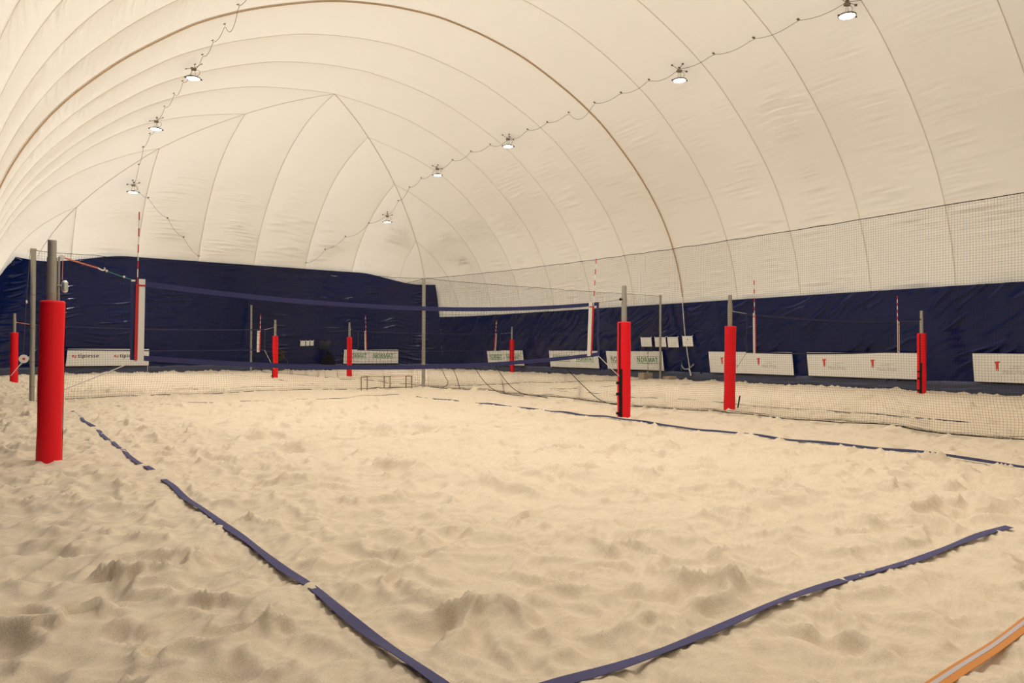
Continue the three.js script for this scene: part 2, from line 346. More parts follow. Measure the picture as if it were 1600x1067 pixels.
liner('wall_left', 'navy blue liner along the left wall', qFLe, Q[5] + 5, () => 3.3, 'slant', false);
liner('wall_near', 'navy blue liner across the near end wall', Q[5] + 5, Q[8] + 3.5, () => 2.6, 'level', false);
function skirting(name, label, q0, q1) {
  const st = .25, MM = Math.round((q1 - q0) / st), pr = [[-.12, .13], [.05, .135], [.10, .15], [.14, .125], [.22, .13], [.29, .12], [.335, .085], [.345, .03]];
  const g = gridGeo(MM, pr.length - 1, (i, j) => { const q = lerp(q0, q1, i / MM), w = 1 + .25 * n2(q * .9, j * .7) + .12 * n1(q * 3, j); return pt(q, pr[j][0] + (j > 1 ? .02 * n3(q * .7, 3) : 0), pr[j][1] * w).toArray(); });
  const o = part(name, g, M.skirt, scene); o.userData = { kind: 'structure', label, category: 'baseboard' };
}
skirting('baseboard_far', 'dusty grey blue skirting under the far wall', qFR, qFLe);
skirting('baseboard_right', 'dusty grey blue skirting under the right wall', 3.5, qFR);
skirting('baseboard_left', 'dusty grey blue skirting under the left wall', qFLe, Q[5]);

// ---------------------------------------------------------------- lamps on two rows, with their cables
function lamp(x, z, label, turn) {
  const y = H(x, z), t = thing('ceiling_lamp', label, 'lamp', [x, y - .42, z], 'dome lamps'), n = outward(x, z);
  const top = V(0, .42, 0).addScaledVector(n, -.03);
  part('housing', lathe([[0, .075], [.07, .075], [.09, .05], [.19, .035], [.225, .02], [.23, -.005], [.205, -.02], [.2, -.004], [0, -.004]], 28), M.lampBody, t);
  for (const s of [-1, 1]) { const e = box(.05, .045, .035, s * .25 * Math.cos(turn), -.005, s * .25 * Math.sin(turn)); part('lug', e, M.lampBody, t); }
  part('lens', lathe([[0, -.032], [.1, -.03], [.17, -.024], [.198, -.012], [.198, -.006], [0, -.006]], 28), M.lens, t);
  const gear = box(.16, .08, .09, 0, 0, 0, .01); gear.rotateY(-turn); gear.translate(top.x, top.y - .09, top.z); part('ballast_box', gear, M.bracket, t);
  part('hanger', mergeGeometries([rod(V(top.x - .03, top.y - .12, top.z), V(-.08, .06, 0), .006, 6), rod(V(top.x + .03, top.y - .12, top.z), V(.08, .06, 0), .006, 6)]), M.bracket, t);
  const u = V(Math.cos(turn), 0, Math.sin(turn)), v = V(-u.z, 0, u.x);
  for (const d of [u, u.clone().negate(), v]) {
    d.addScaledVector(n, -d.dot(n)).normalize(); const e = top.clone().addScaledVector(d, .26);
    part('arm', rod(top.clone().addScaledVector(n, -.05), e, .009, 6), M.bracket, t);
    const pad = new THREE.CylinderGeometry(.035, .04, .02, 12); pad.applyQuaternion(new THREE.Quaternion().setFromUnitVectors(V(0, 1, 0), n)); pad.translate(e.x, e.y, e.z); part('pad', pad, M.bracket, t);
  }
  part('lead', tube([V(top.x + .07, top.y - .09, top.z), V(.19, .27, .03), V(.17, .14, .02), V(.03, .07, 0)], .006, 5), M.cord, t);
  const l = new THREE.SpotLight(LAMP_COLOR, LAMP_POWER, 0, 1.2, .85, 2); l.position.set(0, -.06, 0); l.target.position.set(0, -5, 0); t.add(l.target); l.castShadow = true; l.shadow.radius = 8; l.name = 'light'; t.add(l);
}
const leftZ = [[-27.3, 'farthest lamp of the left row, low on the end slope'], [-21.75, 'second farthest lamp of the left row'], [-15.25, 'third farthest lamp of the left row, highest one seen there']];
const rightZ = [[-27.3, 'farthest lamp of the right row, low on the end slope'], [-21.65, 'second farthest lamp of the right row'], [-15.5, 'middle lamp of the right row, before the thick joint seam'], [-5.8, 'second nearest lamp of the right row'], [-.05, 'nearest and largest lamp of the right row at the top edge']];
for (const [z, l] of leftZ) lamp(0, z, 'round white ' + l, .1);
for (const [z, l] of rightZ) lamp(13, z, 'round white ' + l, .5);
for (const [i, z] of [-5.8, -.05, 5.7].entries()) lamp(0, z, ['round white lamp of the left row over the near net', 'round white lamp of the left row over the near court', 'round white lamp of the left row above the camera'][i], .1);
function cableRow(x, zs, tail, label, bigAt) {
  const t = thing('power_cable', label, 'cable');
  const clips = [...zs.map(z => V(x + n1(z, x) * .05, 0, z)), ...tail.map(([a, b]) => V(a, 0, b))];
  const pts = [];
  clips.forEach((c, i) => {
    const n = outward(c.x, c.z); c.y = H(c.x, c.z); const hook = c.clone().addScaledVector(n, -.05);
    const g = new THREE.CylinderGeometry(.035, .05, .012, 10); g.applyQuaternion(new THREE.Quaternion().setFromUnitVectors(V(0, 1, 0), n)); g.translate(...c.clone().addScaledVector(n, -.006).toArray());
    const s = rod(c, hook, .008, 6); part('clip', mergeGeometries([g, s]), M.bracket, t);
    if (i) { const p = pts[pts.length - 1], big = Math.abs((p.z + hook.z) / 2 - bigAt) < .7, dr = big ? .42 : (.10 + .10 * R()) * clamp(p.distanceTo(hook) / 1.4, .4, 1.2); const steps = 7; const a = p.clone(); for (let k = 1; k < steps; k++) { const u = k / steps, m = a.clone().lerp(hook, u); m.y -= dr * 4 * u * (1 - u); const lim = H(m.x, m.z) - .03; if (m.y > lim) m.y = lim; pts.push(m); } }
    pts.push(hook);
  });
  part('cord', tube(pts, .0068, 5, false), M.cord, t);
}
const rowZ = []; for (const z of [7, 5.6, 4.2, 2.8, 1.35, -.05, -1.47, -2.94, -4.4, -5.8, -7.14, -8.56, -9.94, -11.41, -12.8, -14.1, -15.4, -16.9, -18.45, -20.2, -21.7, -23.35, -24.6, -26.0, -27.25]) rowZ.push(z);
cableRow(0, rowZ, [[.8, -28.27], [1.84, -29.25], [2.73, -29.92], [3.6, -30.46]], 'thin dark power cable looped along the left row of lamps', -10.7);
cableRow(13, rowZ, [[12.3, -28.25], [11.3, -29.27], [10.33, -29.91], [9.4, -30.42]], 'thin dark power cable looped along the right row of lamps', -10.7);

// ---------------------------------------------------------------- volleyball posts with red pads
function volleyPost(x, z, net, label, o = {}) {   // net = +1 when the net is towards +x
  const t = thing('volleyball_post', label, 'post', [x, 0, z], 'padded volleyball posts'), s = net;
  part('steel_tube', lathe([[0, -.3], [.044, -.3], [.044, 2.515], [.041, 2.525], [0, 2.525]], 24), M.steel, t);
  part('outer_tube', lathe([[.044, 1.7], [.051, 1.7], [.051, 2.325], [.044, 2.33]], 24), M.steel, t);
  const r = .125, top = 1.83, prof_ = [[.053, top - .02], [.056, top], [r - .012, top], [r, top - .014]];
  for (let i = 0; i <= 8; i++) { const y = lerp(top - .03, -.1, i / 8); prof_.push([r * (1 + .03 * Math.sin(i * 1.7 + x) * (i > 0 ? 1 : 0)), y]); }
  const pg = lathe(prof_, 40); { const p = pg.attributes.position; for (let i = 0; i < p.count; i++) { const y = p.getY(i), a = Math.atan2(p.getZ(i), p.getX(i)), k = 1 + .02 * Math.cos(a * 2 + x); p.setX(i, p.getX(i) * k + (o.lean ?? 0) * (y - .9)); p.setZ(i, p.getZ(i) * k); } pg.computeVertexNormals(); }
  const pad = part('pad', pg, M.red, t); pad.userData.label = 'red vinyl pad';
  const strip = (w, y0, y1, proud, ang, m, name) => { const g = new THREE.CylinderGeometry(r + proud, r + proud, y1 - y0, 8, 6, true, Math.PI / 2 - w / r / 2 + ang, w / r); g.translate(0, (y0 + y1) / 2, 0); const p = g.attributes.position; for (let i = 0; i < p.count; i++) p.setX(i, p.getX(i) + (o.lean ?? 0) * (p.getY(i) - .9)); if (s < 0) g.rotateY(Math.PI); part(name, g, m, t); };
  strip(.035, -.05, top - .02, .005, .1, M.black, 'closing_strip');
  if (o.open) {
    strip(.07, -.03, .93, .007, -.25 * s, M.black, 'open_gap');
    for (const y of [.66, .45, .08]) part('buckle', box(.03, .05, .075, s * (r + .008), y, s * .03, .006), M.black, t);
    part('eye_bolt', mergeGeometries([rod(V(s * .04, 2.26, 0), V(s * .085, 2.26, 0), .012, 8), (() => { const g = new THREE.SphereGeometry(.026, 12, 8); g.translate(s * .1, 2.26, 0); return g; })()]), M.black, t);
  }
  if (o.winch) {
    part('slide_rail', box(.022, .62, .03, s * .068, 2.03, .0, .003), M.steel, t);
    part('pulley', (() => { const g = new THREE.CylinderGeometry(.028, .028, .018, 18); g.rotateX(Math.PI / 2); g.translate(s * .095, 2.335, 0); return g; })(), M.chrome, t);
    part('cable', rod(V(s * .105, 2.32, 0), V(s * .1, 2.08, .01), .004, 6), M.strap, t);
    const w = part('winch', (() => { const g = new THREE.CapsuleGeometry(.034, .075, 8, 16); g.scale(1, 1, .55); g.translate(s * .125, 2.0, .02); return g; })(), M.chrome, t);
    part('axle', rod(V(s * .05, 2.01, .02), V(s * .12, 2.01, .02), .01, 8), M.steel, w);
    part('ring', (() => { const g = new THREE.TorusGeometry(.053, .004, 6, 24); g.rotateX(Math.PI / 2); g.translate(0, 1.92, 0); return g; })(), M.steel, t);
  } else part('pulley', (() => { const g = new THREE.CylinderGeometry(.022, .022, .016, 14); g.rotateX(Math.PI / 2); g.translate(s * .065, 2.2, 0); return g; })(), M.chrome, t);
  return t;
}
volleyPost(-4.84, .43, 1, 'nearest red padded post at the left, with a silver winch', { winch: true, lean: .012 });
volleyPost(4.46, .24, -1, 'red padded post right of the near net, black gap low in its pad', { open: true });
volleyPost(7.96, .03, 1, 'red padded post behind the dividing net, beside a short black stick', { lean: .02 });
volleyPost(17.75, -.33, -1, 'small red padded post in front of the plain white banners, far right', { open: true });
volleyPost(-4.62, -21.9, 1, 'distant red padded post at the left edge of the photo');
volleyPost(4.75, -21.4, -1, 'distant red padded post left of the three small notices', { open: true });
volleyPost(8.5, -22.1, 1, 'distant red padded post at the left end of the far wall banner with green lettering');
volleyPost(18.2, -22.3, -1, 'distant red padded post in front of the small banner next to the corner');

// ---------------------------------------------------------------- volleyball nets
function volleyNet(o) {
  const t = thing('volleyball_net', o.label, 'net', [0, 0, 0], 'volleyball nets');
  const P = (u, v) => {               // u along, v 0 top .. 1 bottom
    const x = lerp(o.x0, o.x1, u), z = lerp(o.z0, o.z1, u), yt = lerp(o.y0, o.y1, u) - o.sag * 4 * u * (1 - u), yb = lerp(o.b0, o.b1, u) - o.sagB * 4 * u * (1 - u);
    return [x, lerp(yt, yb, v), z + n3(u * 3 + o.x0, v * 1.3) * .02];
  };
  const up = () => V(0, 1, 0), line = v => { const r = []; for (let i = 0; i <= 40; i++) r.push(V(...P(i / 40, v))); return r; };
  const bw = o.bw ?? .065;
  part('top_band', band(line(0).map(p => p.add(V(0, -bw / 2, 0))), bw, .012, up), o.band ?? M.bandBlue, t);
  part('bottom_band', band(line(1).map(p => p.add(V(0, bw / 2, 0))), bw, .012, up), o.band ?? M.bandBlue, t);
  for (const u of [0, 1]) { const r = []; for (let i = 0; i <= 8; i++) r.push(V(...P(u, i / 8))); part('side_band', band(r, .05, .012, () => V(1, 0, 0)), o.band ?? M.bandBlue, t); }
  const L = Math.abs(o.x1 - o.x0), nu = Math.round(L / o.cell), nv = Math.round(.96 / o.cell), lines = [];
  for (let i = 1; i < nu; i++) { const r = []; for (let k = 0; k <= 6; k++) r.push(P(i / nu, k / 6)); lines.push(r); }
  for (let j = 1; j < nv; j++) { const r = []; for (let k = 0; k <= 60; k++) r.push(P(k / 60, j / nv)); lines.push(r); }
  const m = part('mesh', strands(lines, o.r), M.netBlack, t); m.userData.kind = 'stuff';
  for (const [a, b, m2, r] of o.cords ?? []) part('cord', tube([V(...a), V(...a).lerp(V(...b), .5).add(V(0, -.004, 0)), V(...b)], r ?? .006, 6), m2 ?? M.whiteCord, t);
  return t;
}
const nearNet = volleyNet({ label: 'near blue banded volleyball net between the two large red posts', x0: -4.0, x1: 3.76, z0: .36, z1: .27, y0: 2.13, y1: 2.18, sag: .2, b0: 1.15, b1: 1.18, sagB: .18, cell: .06, r: .0016,
  cords: [[[-3.9, 1.17, .36], [-4.74, .80, .41], M.whiteCord, .006], [[3.74, 1.2, .27], [4.35, .78, .24], M.whiteCord, .007], [[3.76, 2.17, .27], [4.37, 2.26, .24], M.cord, .004], [[-4.29, 2.215, .38], [-3.99, 2.12, .36], M.teal, .005]] });
part('strap', band([V(-4.74, 2.335, .43), V(-4.55, 2.285, .415), V(-4.37, 2.238, .4)], .018, .004, () => V(0, 1, 0)), M.strap, nearNet);
part('hook', tube([V(-4.38, 2.24, .4), V(-4.345, 2.222, .395), V(-4.32, 2.218, .39), V(-4.305, 2.235, .39), V(-4.315, 2.25, .39)], .008, 8), M.chrome, nearNet);
for (const [x, y] of [[-4.285, 2.214], [-4.1, 2.155]]) part('knot', (() => { const g = new THREE.SphereGeometry(.014, 10, 8); g.translate(x, y, .375); return g; })(), M.white, nearNet);
part('shackle', box(.05, .025, .02, -4.0, 2.115, .36, .006), M.chrome, nearNet);
volleyNet({ label: 'dark volleyball net in front of the plain white banners on the right wall', x0: 8.6, x1: 16.35, z0: 0, z1: -.3, y0: 2.14, y1: 2.17, sag: .06, b0: 1.23, b1: 1.26, sagB: .05, cell: .06, r: .0022, band: M.bandDark, bw: .04,
  cords: [[[8.6, 2.13, 0], [8.02, 2.17, .03], M.whiteCord, .004], [[16.35, 2.16, -.3], [17.7, 2.2, -.33], M.cord, .004], [[8.6, 1.24, 0], [8.08, .8, .03], M.cord, .004]] });
volleyNet({ label: 'distant dark volleyball net near the left part of the far wall', x0: -3.95, x1: 4.3, z0: -21.9, z1: -21.4, y0: 2.14, y1: 2.12, sag: .08, b0: 1.2, b1: 1.2, sagB: .05, cell: .08, r: .0022, band: M.bandDark, bw: .045,
  cords: [[[-3.95, 2.12, -21.9], [-4.57, 2.2, -21.9], M.strap, .012], [[4.3, 2.1, -21.4], [4.7, 2.2, -21.4], M.whiteCord, .006], [[4.3, 1.2, -21.4], [4.7, .35, -21.3], M.whiteCord, .009], [[-3.95, 1.2, -21.9], [-4.55, .5, -21.9], M.whiteCord, .009]] });
volleyNet({ label: 'distant dark volleyball net beside the far right corner', x0: 8.95, x1: 17.4, z0: -22.1, z1: -22.3, y0: 2.14, y1: 2.15, sag: .06, b0: 1.2, b1: 1.2, sagB: .05, cell: .08, r: .0022, band: M.bandDark, bw: .045,
  cords: [[[8.95, 2.12, -22.1], [8.55, 2.2, -22.1], M.cord, .005], [[17.4, 2.13, -22.3], [18.15, 2.2, -22.3], M.whiteCord, .005]] });
// antennas strapped to the nets, each with its white pocket
function antenna(xb, xt, z, yb, yt, label, o = {}) {
  const t = thing('antenna', label, 'antenna', [xb, yb, z], 'net antennas'), h = yt - yb, s = o.side ?? 1, r = o.r ?? .006;
  const at = y => V((xt - xb) * y / h, y, 0);
  part('rod', rod(at(0), at(h), r, 8), M.white, t);
  for (let y = h - .1; y > (o.stripeFrom ?? .9); y -= .2) part('stripe', rod(at(y), at(y + .1), r * 1.15, 8), M.redPlain, t);
  const ph = o.ph ?? .98, pw = o.pw ?? .07, tilt = (xt - xb) / h;
  const path = []; for (let i = 0; i <= 6; i++) { const y = ph * i / 6; path.push(V(s * (pw * .5 + .02) + tilt * y * (o.follow ?? .6), y - .02, .012)); }
  const pk = part('pocket', band(path, pw, .012, () => V(1, 0, 0)), M.white, t); pk.userData.label = 'white cloth pocket';
  const red = []; for (let i = 0; i <= 6; i++) { const y = ph * (.02 + .9 * i / 6); red.push(V(s * .003 + tilt * y * .8, y, .014)); }
  part('red_edge', band(red, o.rw ?? .035, .012, () => V(1, 0, 0)), M.redPlain, t);
  part('red_binding', box(pw + .012, .02, .018, s * (pw * .5 + .016) + tilt * ph * .6, ph - .1, .014, .002), M.redPlain, t);
}
antenna(-3.97, -3.94, .37, 1.13, 2.96, 'red and white antenna with a white pocket, left end of the near net', { side: 1, ph: 1.03 });
antenna(3.545, 3.675, .30, 1.2, 2.98, 'red and white antenna with a white pocket, right end of the near net', { side: -1, ph: .98, r: .007, pw: .075 });
antenna(8.89, 8.85, .02, 1.24, 2.9, 'red and white antenna beside the post behind the dividing net', { side: -1, ph: .93, r: .009, pw: .06, rw: .03 });
antenna(16.15, 16.12, -.27, 1.25, 2.9, 'thin red and white antenna near the far right post', { side: 1, ph: .92, r: .011, pw: .05, rw: .03 });
antenna(-3.75, -3.72, -21.88, 1.15, 2.95, 'distant antenna just left of the nearest red post', { side: 1, ph: .95, r: .012, pw: .08, rw: .04 });
antenna(4.08, 4.12, -21.4, 1.14, 2.75, 'distant red and white antenna beside the thin pole on the far wall', { side: -1, ph: .92, r: .014, pw: .10, rw: .05 });
antenna(9.36, 9.3, -22.08, 1.22, 2.9, 'distant antenna above the far wall banner with green lettering', { side: -1, ph: .93, r: .012, pw: .07, rw: .05 });
antenna(16.98, 17.14, -22.28, 1.22, 2.85, 'distant red and white antenna above the small banner next to the corner', { side: 1, ph: .93, r: .014, pw: .08, rw: .06 });

// ---------------------------------------------------------------- tall dividing nets and their poles
function dividerPole(x, z, h, r, label, o = {}) {
  const t = thing('divider_pole', label, 'pole', [x, 0, z], 'dividing net poles');
  part('tube', lathe([[0, -.2], [r, -.2], [r, h - .01], [r - .006, h], [0, h]], 20), M.steel, t);
  part('cap', box(r * 2.3, .035, r * 1.4, 0, h + .005, 0, .008), M.steel, t);
  for (const y of [.35, .95, 1.75, 2.55]) part('clamp', (() => { const g = new THREE.CylinderGeometry(r + .004, r + .004, .014, 20, 1, true); g.translate(0, y, 0); return g; })(), M.bracket, t);
  if (o.winch) {
    const w = part('winch', (() => { const g = new THREE.CylinderGeometry(.1, .1, .05, 24); g.rotateX(Math.PI / 2); g.translate(-.17, 1.02, 0); return g; })(), M.white, t);
    part('hub', (() => { const g = new THREE.CylinderGeometry(.03, .03, .07, 12); g.rotateX(Math.PI / 2); g.translate(-.17, 1.02, 0); return g; })(), M.redPlain, w);
    part('bracket', box(.1, .05, .03, -.09, 1.03, 0, .005), M.steel, t);
    part('cable', tube([V(-.06, h - .02, 0), V(-.13, 2.35, 0), V(-.18, 1.1, 0)], .006, 6), M.cord, t);
    part('knot', (() => { const g = new THREE.SphereGeometry(.03, 10, 8); g.scale(.7, 1.4, .7); g.translate(-.125, 2.38, 0); return g; })(), M.white, t);
    part('cord', tube([V(-.2, .95, 0), V(-.42, .62, .05)], .008, 6), M.whiteCord, t);
  }
}
dividerPole(-4.55, -10.55, 3.64, .055, 'tall grey pole at the left with a white winch drum', { winch: true });
dividerPole(6.64, -11.55, 3.69, .06, 'tall grey pole in the middle where the dividing nets meet');
dividerPole(6.45, -30.8, 3.65, .055, 'thin distant grey pole against the far blue wall');
dividerPole(18.3, -11.45, 3.65, .05, 'grey pole by the right wall among the white notices');
function dividerNet(o) {
  const t = thing('dividing_net', o.label, 'net', [0, 0, 0], 'tall dividing nets');
  const A = V(...o.a), B = V(...o.b), L = Math.hypot(B.x - A.x, B.z - A.z), dir = V((B.x - A.x) / L, 0, (B.z - A.z) / L), nn = V(-dir.z, 0, dir.x).multiplyScalar(o.flip ?? 1);
  const topY = u => lerp(A.y, B.y, u) - (o.sag ?? .1) * 4 * u * (1 - u) + .012 * n2(u * L * 1.4, o.seed) - (o.scallop ?? 0) * Math.abs(Math.sin(u * L * 2.6 + n1(u * L, 2)));
  const P = (u, v) => {
    const yt = topY(u), s = u * L, foot = o.foot ?? .3, gx = lerp(A.x, B.x, u), gz = lerp(A.z, B.z, u);
    const low = sstep(.72, 1, v), out = low * (foot * (.45 + .8 * n3(s * .5, o.seed))) + .05 * n1(s * .3 + o.seed, v * 1.1) * sstep(0, .3, v) + .03 * n2(s * 1.3, v * 2 + o.seed) * low;
    const slip = .10 * low * n4(s * .8 + o.seed, v * 2);
    const x = gx + nn.x * out + dir.x * slip, z = gz + nn.z * out + dir.z * slip, g = swell(x, z) + .02;
    const lift = (o.lift ? o.lift(s) : 0) * low;
    return [x, lerp(yt, Math.min(g, yt), Math.pow(v, 1)) + lift + .04 * low * (1 - v) * n3(s * 2, v * 9), z];
  };
  const nu = Math.round(L / o.cell), nv = Math.round(3.6 / o.cell), lines = [];
  const vs = [0, .2, .4, .6, .72, .78, .84, .89, .93, .96, .98, 1];
  for (let i = 0; i <= nu; i++) lines.push(vs.map(v => P(i / nu, v)));
  for (let j = 1; j < nv; j++) { const v = j / nv, k = v > .7 ? Math.round(L * 4) : Math.round(L * 2), r = []; for (let i = 0; i <= k; i++) r.push(P(i / k, v)); lines.push(r); }
  const extra = [];                                         // slack netting gathered in folds on the sand
  if (o.slack) for (let f = 0; f < o.slack; f++) { const r = [], k = Math.round(L * 5); for (let i = 0; i <= k; i++) { const s = i / k * L, p = P(i / k, 1), w = (n1(s * .9 + f * 3.1, f + o.seed) * .13 + .06), hh = .015 + .07 * Math.max(0, n2(s * .7 + f * 1.7, f * 2.2)); const x = p[0] + nn.x * w, z = p[2] + nn.z * w; r.push([x, swell(x, z) + .012 + hh, z]); } extra.push(r); }
  const m = part('mesh', strands([...lines, ...extra], o.r), M.net, t); m.userData.kind = 'stuff';
  const tp = []; for (let i = 0; i <= Math.round(L * 4); i++) { const p = P(i / Math.round(L * 4), 0); tp.push(V(...p)); }
  part('top_rope', tube(tp, o.rope ?? .007, 5, false), M.net, t);
  const bp = []; for (let i = 0; i <= Math.round(L * 4); i++) { const p = P(i / Math.round(L * 4), 1); bp.push(V(...p)); }
  part('bottom_rope', tube(bp, o.rope ?? .007, 5, false), M.net, t);
  for (const f of o.folds ?? []) part('fold_rope', tube(f.map(p => V(...p)), .009, 5), M.net, t);
}
dividerNet({ label: 'nearest tall dividing net running along the right side of the near court', a: [6.65, 3.69, -11.4], b: [6.6, 3.68, 9.2], sag: .19, cell: .042, r: .0014, seed: 3, foot: -.28, slack: 16,
  folds: [[[6.6, 1.1, -10.6], [6.55, .45, -10.0], [6.45, .18, -9.6], [6.3, .03, -9.8]], [[6.62, 1.0, -9.9], [6.58, .4, -9.3], [6.45, .06, -8.9]], [[6.62, 1.0, -8.6], [6.55, .4, -7.8], [6.4, .08, -6.8], [6.3, .03, -5.4]], [[6.62, .9, -7.3], [6.55, .4, -6.6], [6.42, .12, -5.8], [6.32, .04, -4.4]], [[6.62, .8, -4.0], [6.55, .35, -3.2], [6.4, .06, -2.4], [6.3, .03, -1.4]]] });
dividerNet({ label: 'tall dividing net behind the near court from the left pole to the middle pole', a: [-4.5, 3.63, -10.56], b: [6.6, 3.69, -11.52], sag: .03, cell: .06, r: .0018, seed: 11, foot: -.3, slack: 3, scallop: .02 });
dividerNet({ label: 'tall dividing net from the middle pole to the pole by the right wall', a: [6.7, 3.69, -11.55], b: [18.26, 3.63, -11.45], sag: .03, cell: .06, r: .0019, seed: 21, foot: .3, slack: 2 });
dividerNet({ label: 'distant dividing net running from the middle pole to the far wall', a: [6.65, 3.69, -11.65], b: [6.47, 3.65, -30.75], sag: .25, cell: .085, r: .0024, seed: 31, foot: .25, slack: 2 });

// ---------------------------------------------------------------- court boundary tapes
const tapeInfo = {
  left: ['dusty blue boundary tape running away from the camera on the left', M.tape], right: ['blue boundary tape passing the foot of the right hand red post', M.bandDark], near: ['dusty blue boundary tape crossing the foreground at the right', M.tape],
  far: ['mostly buried boundary tape at the far end of the near court', M.bandDark], court2: ['mostly buried blue tape behind the nearest dividing net', M.bandDark], court2far: ['dark tape fragment in the sand left of the right hand red post', M.bandDark],
  court3: ['buried dark tape beside the distant post and thin far pole', M.bandDark], court3near: ['buried dark tape just behind the far side of the near court', M.bandDark], court4: ['buried dark tape between the distant nets', M.bandDark],
  orange: ['orange tape with a pale stripe in the bottom right corner', M.orange] };
for (const T of TAPES) {
  const [label, m] = tapeInfo[T.key], n = Math.round((T.b - T.a) / .1), path = [];
  for (let i = 0; i <= n; i++) { const s = lerp(T.a, T.b, i / n), u = T.c + T.lat(s), y = tapeY(T, s); path.push(T.ax === 'x' ? V(u, y, s) : V(s, y, u)); }
  const across = i => { const s = lerp(T.a, T.b, i / n), k = .22 * n2(s * .9, T.c + 3) + (T.key === 'right' ? .5 : 0); return (T.ax === 'x' ? V(1, k, 0) : V(0, k, 1)).normalize(); };
  const t = thing('court_tape', label, 'tape', [0, 0, 0], 'court boundary tapes');
  part('webbing', band(path, T.key === 'orange' ? .06 : .055, .003, across), m, t);
  if (T.key === 'orange') part('stripe', band(path.map(p => p.clone().add(V(0, .0025, -.008))), .018, .002, across), M.tapeStripe, t);
}

// ---------------------------------------------------------------- banners and notices on the walls
function canvasTex(w, h, draw) { const c = document.createElement('canvas'); c.width = w; c.height = h; draw(c.getContext('2d'), w, h); const t = new THREE.CanvasTexture(c); t.colorSpace = THREE.SRGBColorSpace; t.anisotropy = 8; return t; }
function sheet(root, q0, q1, y0, y1, off, th, mBoard, mFace, nameBoard = 'board', nameFace = 'printed_face') {
  const n = 10, F = (u, v, o) => { const q = lerp(q0, q1, u); return pt(q, lerp(y0, y1, v), off + o).toArray(); };
  const ring = [[0, 0], [0, 1], [1, 1], [1, 0], [0, 0]];
  const g = gridGeo(n, 4, (i, j) => F(i / n, ring[j][1], ring[j][0] ? th : 0)).toNonIndexed(); g.computeVertexNormals();
  const cap = u => { const a = F(u, 0, 0), b = F(u, 0, th), c = F(u, 1, th), d = F(u, 1, 0); const q = new THREE.BufferGeometry(); q.setAttribute('position', new THREE.Float32BufferAttribute([...a, ...b, ...c, ...a, ...c, ...d], 3)); q.setAttribute('uv', new THREE.Float32BufferAttribute(new Array(12).fill(0), 2)); q.computeVertexNormals(); return q; };
  const b = part(nameBoard, mergeGeometries([g, cap(0), cap(1)]), mBoard, root);
  if (mFace) part(nameFace, gridGeo(n, 2, (i, j) => F(i / n, lerp(.015, .985, j / 2), th + .003), (i, j) => [1 - i / n, j / 2]), mFace, b === root ? root : root);
}
// q grows from right to left along both walls as seen from inside, so the print runs from q1 to q0
function bannerThing(pa, pb, tex, label, group) {
  const q0 = Math.min(qAt(...pa), qAt(...pb)), q1 = Math.max(qAt(...pa), qAt(...pb));
  const p = pt((q0 + q1) / 2, .8), t = thing('wall_banner', label, 'banner', [0, 0, 0], group);
  sheet(t, q0, q1, .36, 1.22, .2, .012, M.white, std(lin(1, 1, 1), .6, { map: tex }));
}
const PAPER = '#e9e6df';
const tip = canvasTex(1536, 352, (c, w, h) => {
  c.fillStyle = PAPER; c.fillRect(0, 0, w, h);
  for (const x of [100, 880]) {
    c.strokeStyle = '#c4473c'; c.lineWidth = 15; c.lineJoin = 'round';
    c.beginPath(); c.arc(x + 18, 152, 22, Math.PI * .75, Math.PI * 1.6); c.stroke(); c.beginPath(); c.moveTo(x + 10, 172); c.lineTo(x + 10, 148); c.quadraticCurveTo(x + 34, 138, x + 36, 170); c.quadraticCurveTo(x + 44, 180, x + 66, 172); c.lineTo(x + 66, 134); c.lineTo(x + 44, 132); c.stroke();
    c.fillStyle = '#15130f'; c.font = 'bold 104px sans-serif'; c.textBaseline = 'alphabetic'; c.fillText('tipiesse', x + 96, 180, 390);
  }
});
const normat = canvasTex(1536, 352, (c, w, h) => {
  c.fillStyle = PAPER; c.fillRect(0, 0, w, h); c.fillStyle = '#3d7f3a';
  for (const x of [110, 850]) { c.font = 'bold 130px sans-serif'; c.fillText('NORMAT', x, 206, 560); c.fillRect(x, 92, 570, 10); c.fillRect(x, 222, 570, 10); }
});
const figure = canvasTex(1536, 352, (c, w, h) => {
  c.fillStyle = PAPER; c.fillRect(0, 0, w, h);
  for (const x of [240, 930]) {
    c.fillStyle = '#cf4a3a'; c.beginPath(); c.arc(x + 16, 108, 15, 0, 7); c.fill(); c.beginPath(); c.moveTo(x - 8, 96); c.lineTo(x + 52, 90); c.lineTo(x + 50, 100); c.lineTo(x + 34, 122); c.lineTo(x + 34, 160); c.lineTo(x + 30, 212); c.lineTo(x + 20, 212); c.lineTo(x + 16, 172); c.lineTo(x + 10, 212); c.lineTo(x, 212); c.lineTo(x + 2, 130); c.lineTo(x - 8, 106); c.fill();
    c.fillStyle = '#9b958b'; const q = rng(9); for (const [yy, xa, xb, hh] of [[150, 130, 300, 8], [176, 130, 250, 6], [204, 70, 330, 8], [222, 70, 320, 9], [240, 70, 320, 7]]) for (let a = xa; a < xb; a += 16) if (q() > .2) c.fillRect(x + a, yy, 11, hh);
  }
});
bannerThing([-2.4, -31.7], [1.45, -31.85], tip, 'white banner with black lettering on the far wall behind the left post', 'wall banners');
bannerThing([12.25, -31.85], [15.85, -31.4], normat, 'white banner with green lettering on the far wall, left of the middle pole', 'wall banners');
bannerThing([19.2, -25.8], [19.2, -22.2], normat, 'white green lettered banner behind the distant post, nearest the corner', 'wall banners');
bannerThing([19.2, -19.85], [19.2, -16.05], normat, 'white green lettered banner behind the right end of the near net', 'wall banners');
bannerThing([19.2, -15.45], [19.2, -11.85], normat, 'white green lettered banner below the row of four notices', 'wall banners');
